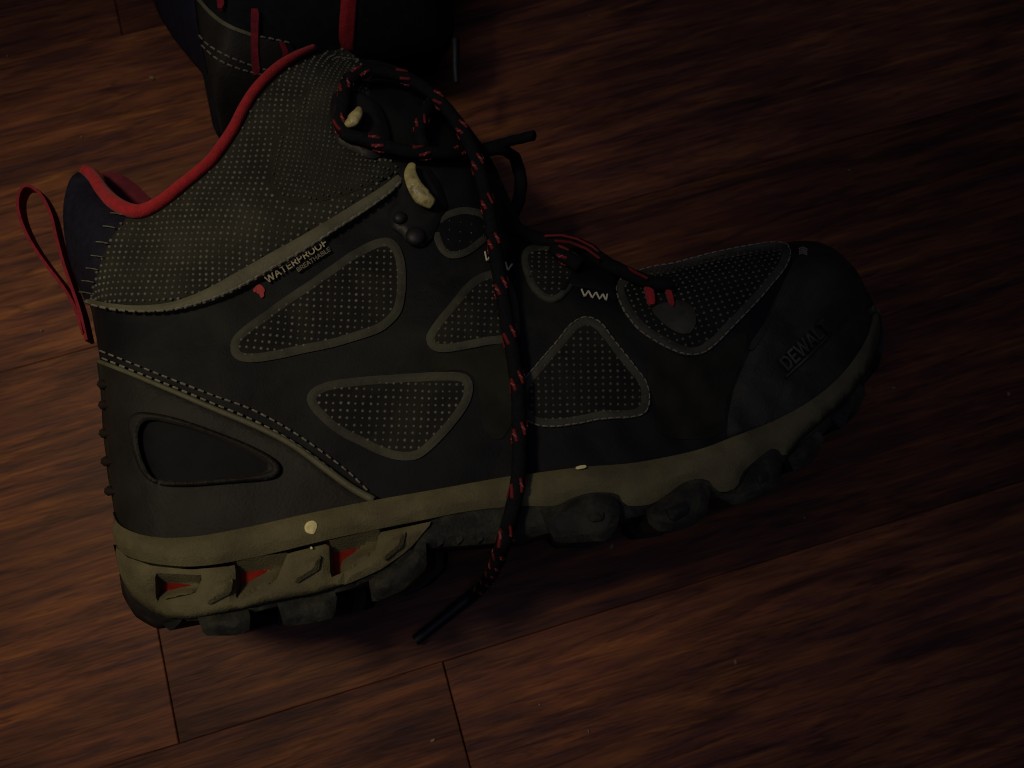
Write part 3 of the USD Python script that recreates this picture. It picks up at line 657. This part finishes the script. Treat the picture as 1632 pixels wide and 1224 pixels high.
ag2 = at([(726, 62), (726, 85), (726, 108), (727, 132)], np.array([.046, .044, .042, .040]))
obj('aglet', tube(ag2, [.0018, .0018, .0016, .0016], 12), M['aglet'], boot, smooth=True)

# ------------------------------------------------------------------ the second boot of the pair, behind the collar, mostly outside the view
top = at([(246, -10)], .045)[0]
b2_px = [(246, -10), (252, 12), (264, 42), (290, 76), (326, 121), (334, 150), (342, 190), (352, 222)]
left2 = at(b2_px, .040)[:, :2]
o2 = np.vstack([[left2[0] + (-.012, .10)], [left2[0] + (-.006, .05)], left2, [left2[-1] + (.010, .006)], at([(430, 190)], .040)[:, :2], at([(540, 120), (640, 90), (712, 70), (722, 20)], .040)[:, :2], at([(728, -10)], .04)[:, :2] + (0, .02),
               at([(760, -10)], .04)[:, :2] + (.03, .05), at([(800, -10)], .04)[:, :2] + (.11, .06), at([(820, -10)], .04)[:, :2] + (.16, .09), at([(820, -10)], .04)[:, :2] + (.16, .12), at([(500, -10)], .04)[:, :2] + (.05, .135), [left2[0] + (.02, .125)]])
o2s = Polygon(smoothline(o2, True, 5)).buffer(0)
o2ring = np.array(o2s.exterior.coords)
def swell2(q):
    d = linedist(q, o2ring) * np.where(shapely.contains_xy(o2s, q[:, 0], q[:, 1]), 1, -1)
    n = meshkit.fbm(np.c_[q * 35, np.zeros(len(q))], 3, 9) - .5
    return .040 + .040 * ball(d / .05) + .003 * n * np.clip(d / .03, 0, 1)
H2 = Surf(o2s.bounds[:2] - np.array([.03, .03]), o2s.bounds[2:] + np.array([.03, .03]), swell2)
boot2 = thing('work_boot', label='second dark boot behind the red collar trim, cut off by the upper edge', category='boot')
obj('upper', sheet(o2s, lambda v: H2(v), lambda v, z: np.maximum(.001, .08 - z), .0045), M['lining'], boot2)
k2 = dict(hf=H2)
obj('heel_pad', patch([(248, -60), (252, 10), (264, 40), (290, 74), (325, 119), (329, 116), (322, 80), (314, 40), (309, 0), (305, -60)], .0012, .003, smooth=False, **k2), M['pad'], boot2)
pn = obj('side_panel', patch([(309, -30), (312, 10), (318, 50), (326, 95), (334, 130), (342, 170), (352, 214), (380, 200), (440, 165), (480, 110), (470, 70), (440, 62), (400, 53), (362, 38), (335, 20), (318, -10)], .0016, .003, smooth=False, **k2), M['counter'], boot2)
obj('panel_edge', strip([(314, -4), (336, 20), (362, 39), (398, 53), (412, 57)], [5, 6, 6, 5, 4], .0028, .002, **k2), M['band'], pn)
for s in ([(314, 52), (330, 70), (360, 88), (400, 104), (440, 116)], [(317, 68), (345, 93), (380, 109), (425, 121)], [(410, 57), (440, 63), (462, 68)]):
    obj('stitching', stitches(s, 5, 8, .00034, .0019, hf=H2), M['thread'], pn, kind='stuff')
for c, w in (([(406, 12), (405, 40), (405, 80), (408, 118)], [13, 12, 11, 13]), ([(446, 63), (453, 75), (456, 96)], [6, 9, 10]), ([(347, -30), (350, -6), (351, 12)], [12, 12, 10])):
    obj('webbing_strap', strip(c, w, .0030, .002, **k2), M['red_web'], boot2)
obj('collar_piping', strip([(556, -40), (554, 0), (551, 40), (550, 72)], [24, 24, 24, 22], .0036, .004, bev=.0015, bevw=.002, **k2), M['red'], boot2)
seg = Polygon(np.array([left2[0] + (-.02, .128), left2[0] + (-.01, .105), at([(500, -10)], .04)[0, :2] + (.05, .115), at([(820, -10)], .04)[0, :2] + (.165, .10), at([(820, -10)], .04)[0, :2] + (.165, .14), at([(500, -10)], .04)[0, :2] + (.05, .155), left2[0] + (-.01, .15)]))
obj('midsole', sheet(seg, lambda v: np.full(len(v), .086), lambda v, z: np.full(len(v), .001), .01, .002, .004), M['midsole'], boot2)
obj('outsole', sheet(shapely.affinity.translate(seg, 0, .018) if hasattr(shapely, 'affinity') else seg, lambda v: np.full(len(v), .084), lambda v, z: np.full(len(v), .0015), .01, .002, .004), M['outsole'], boot2)
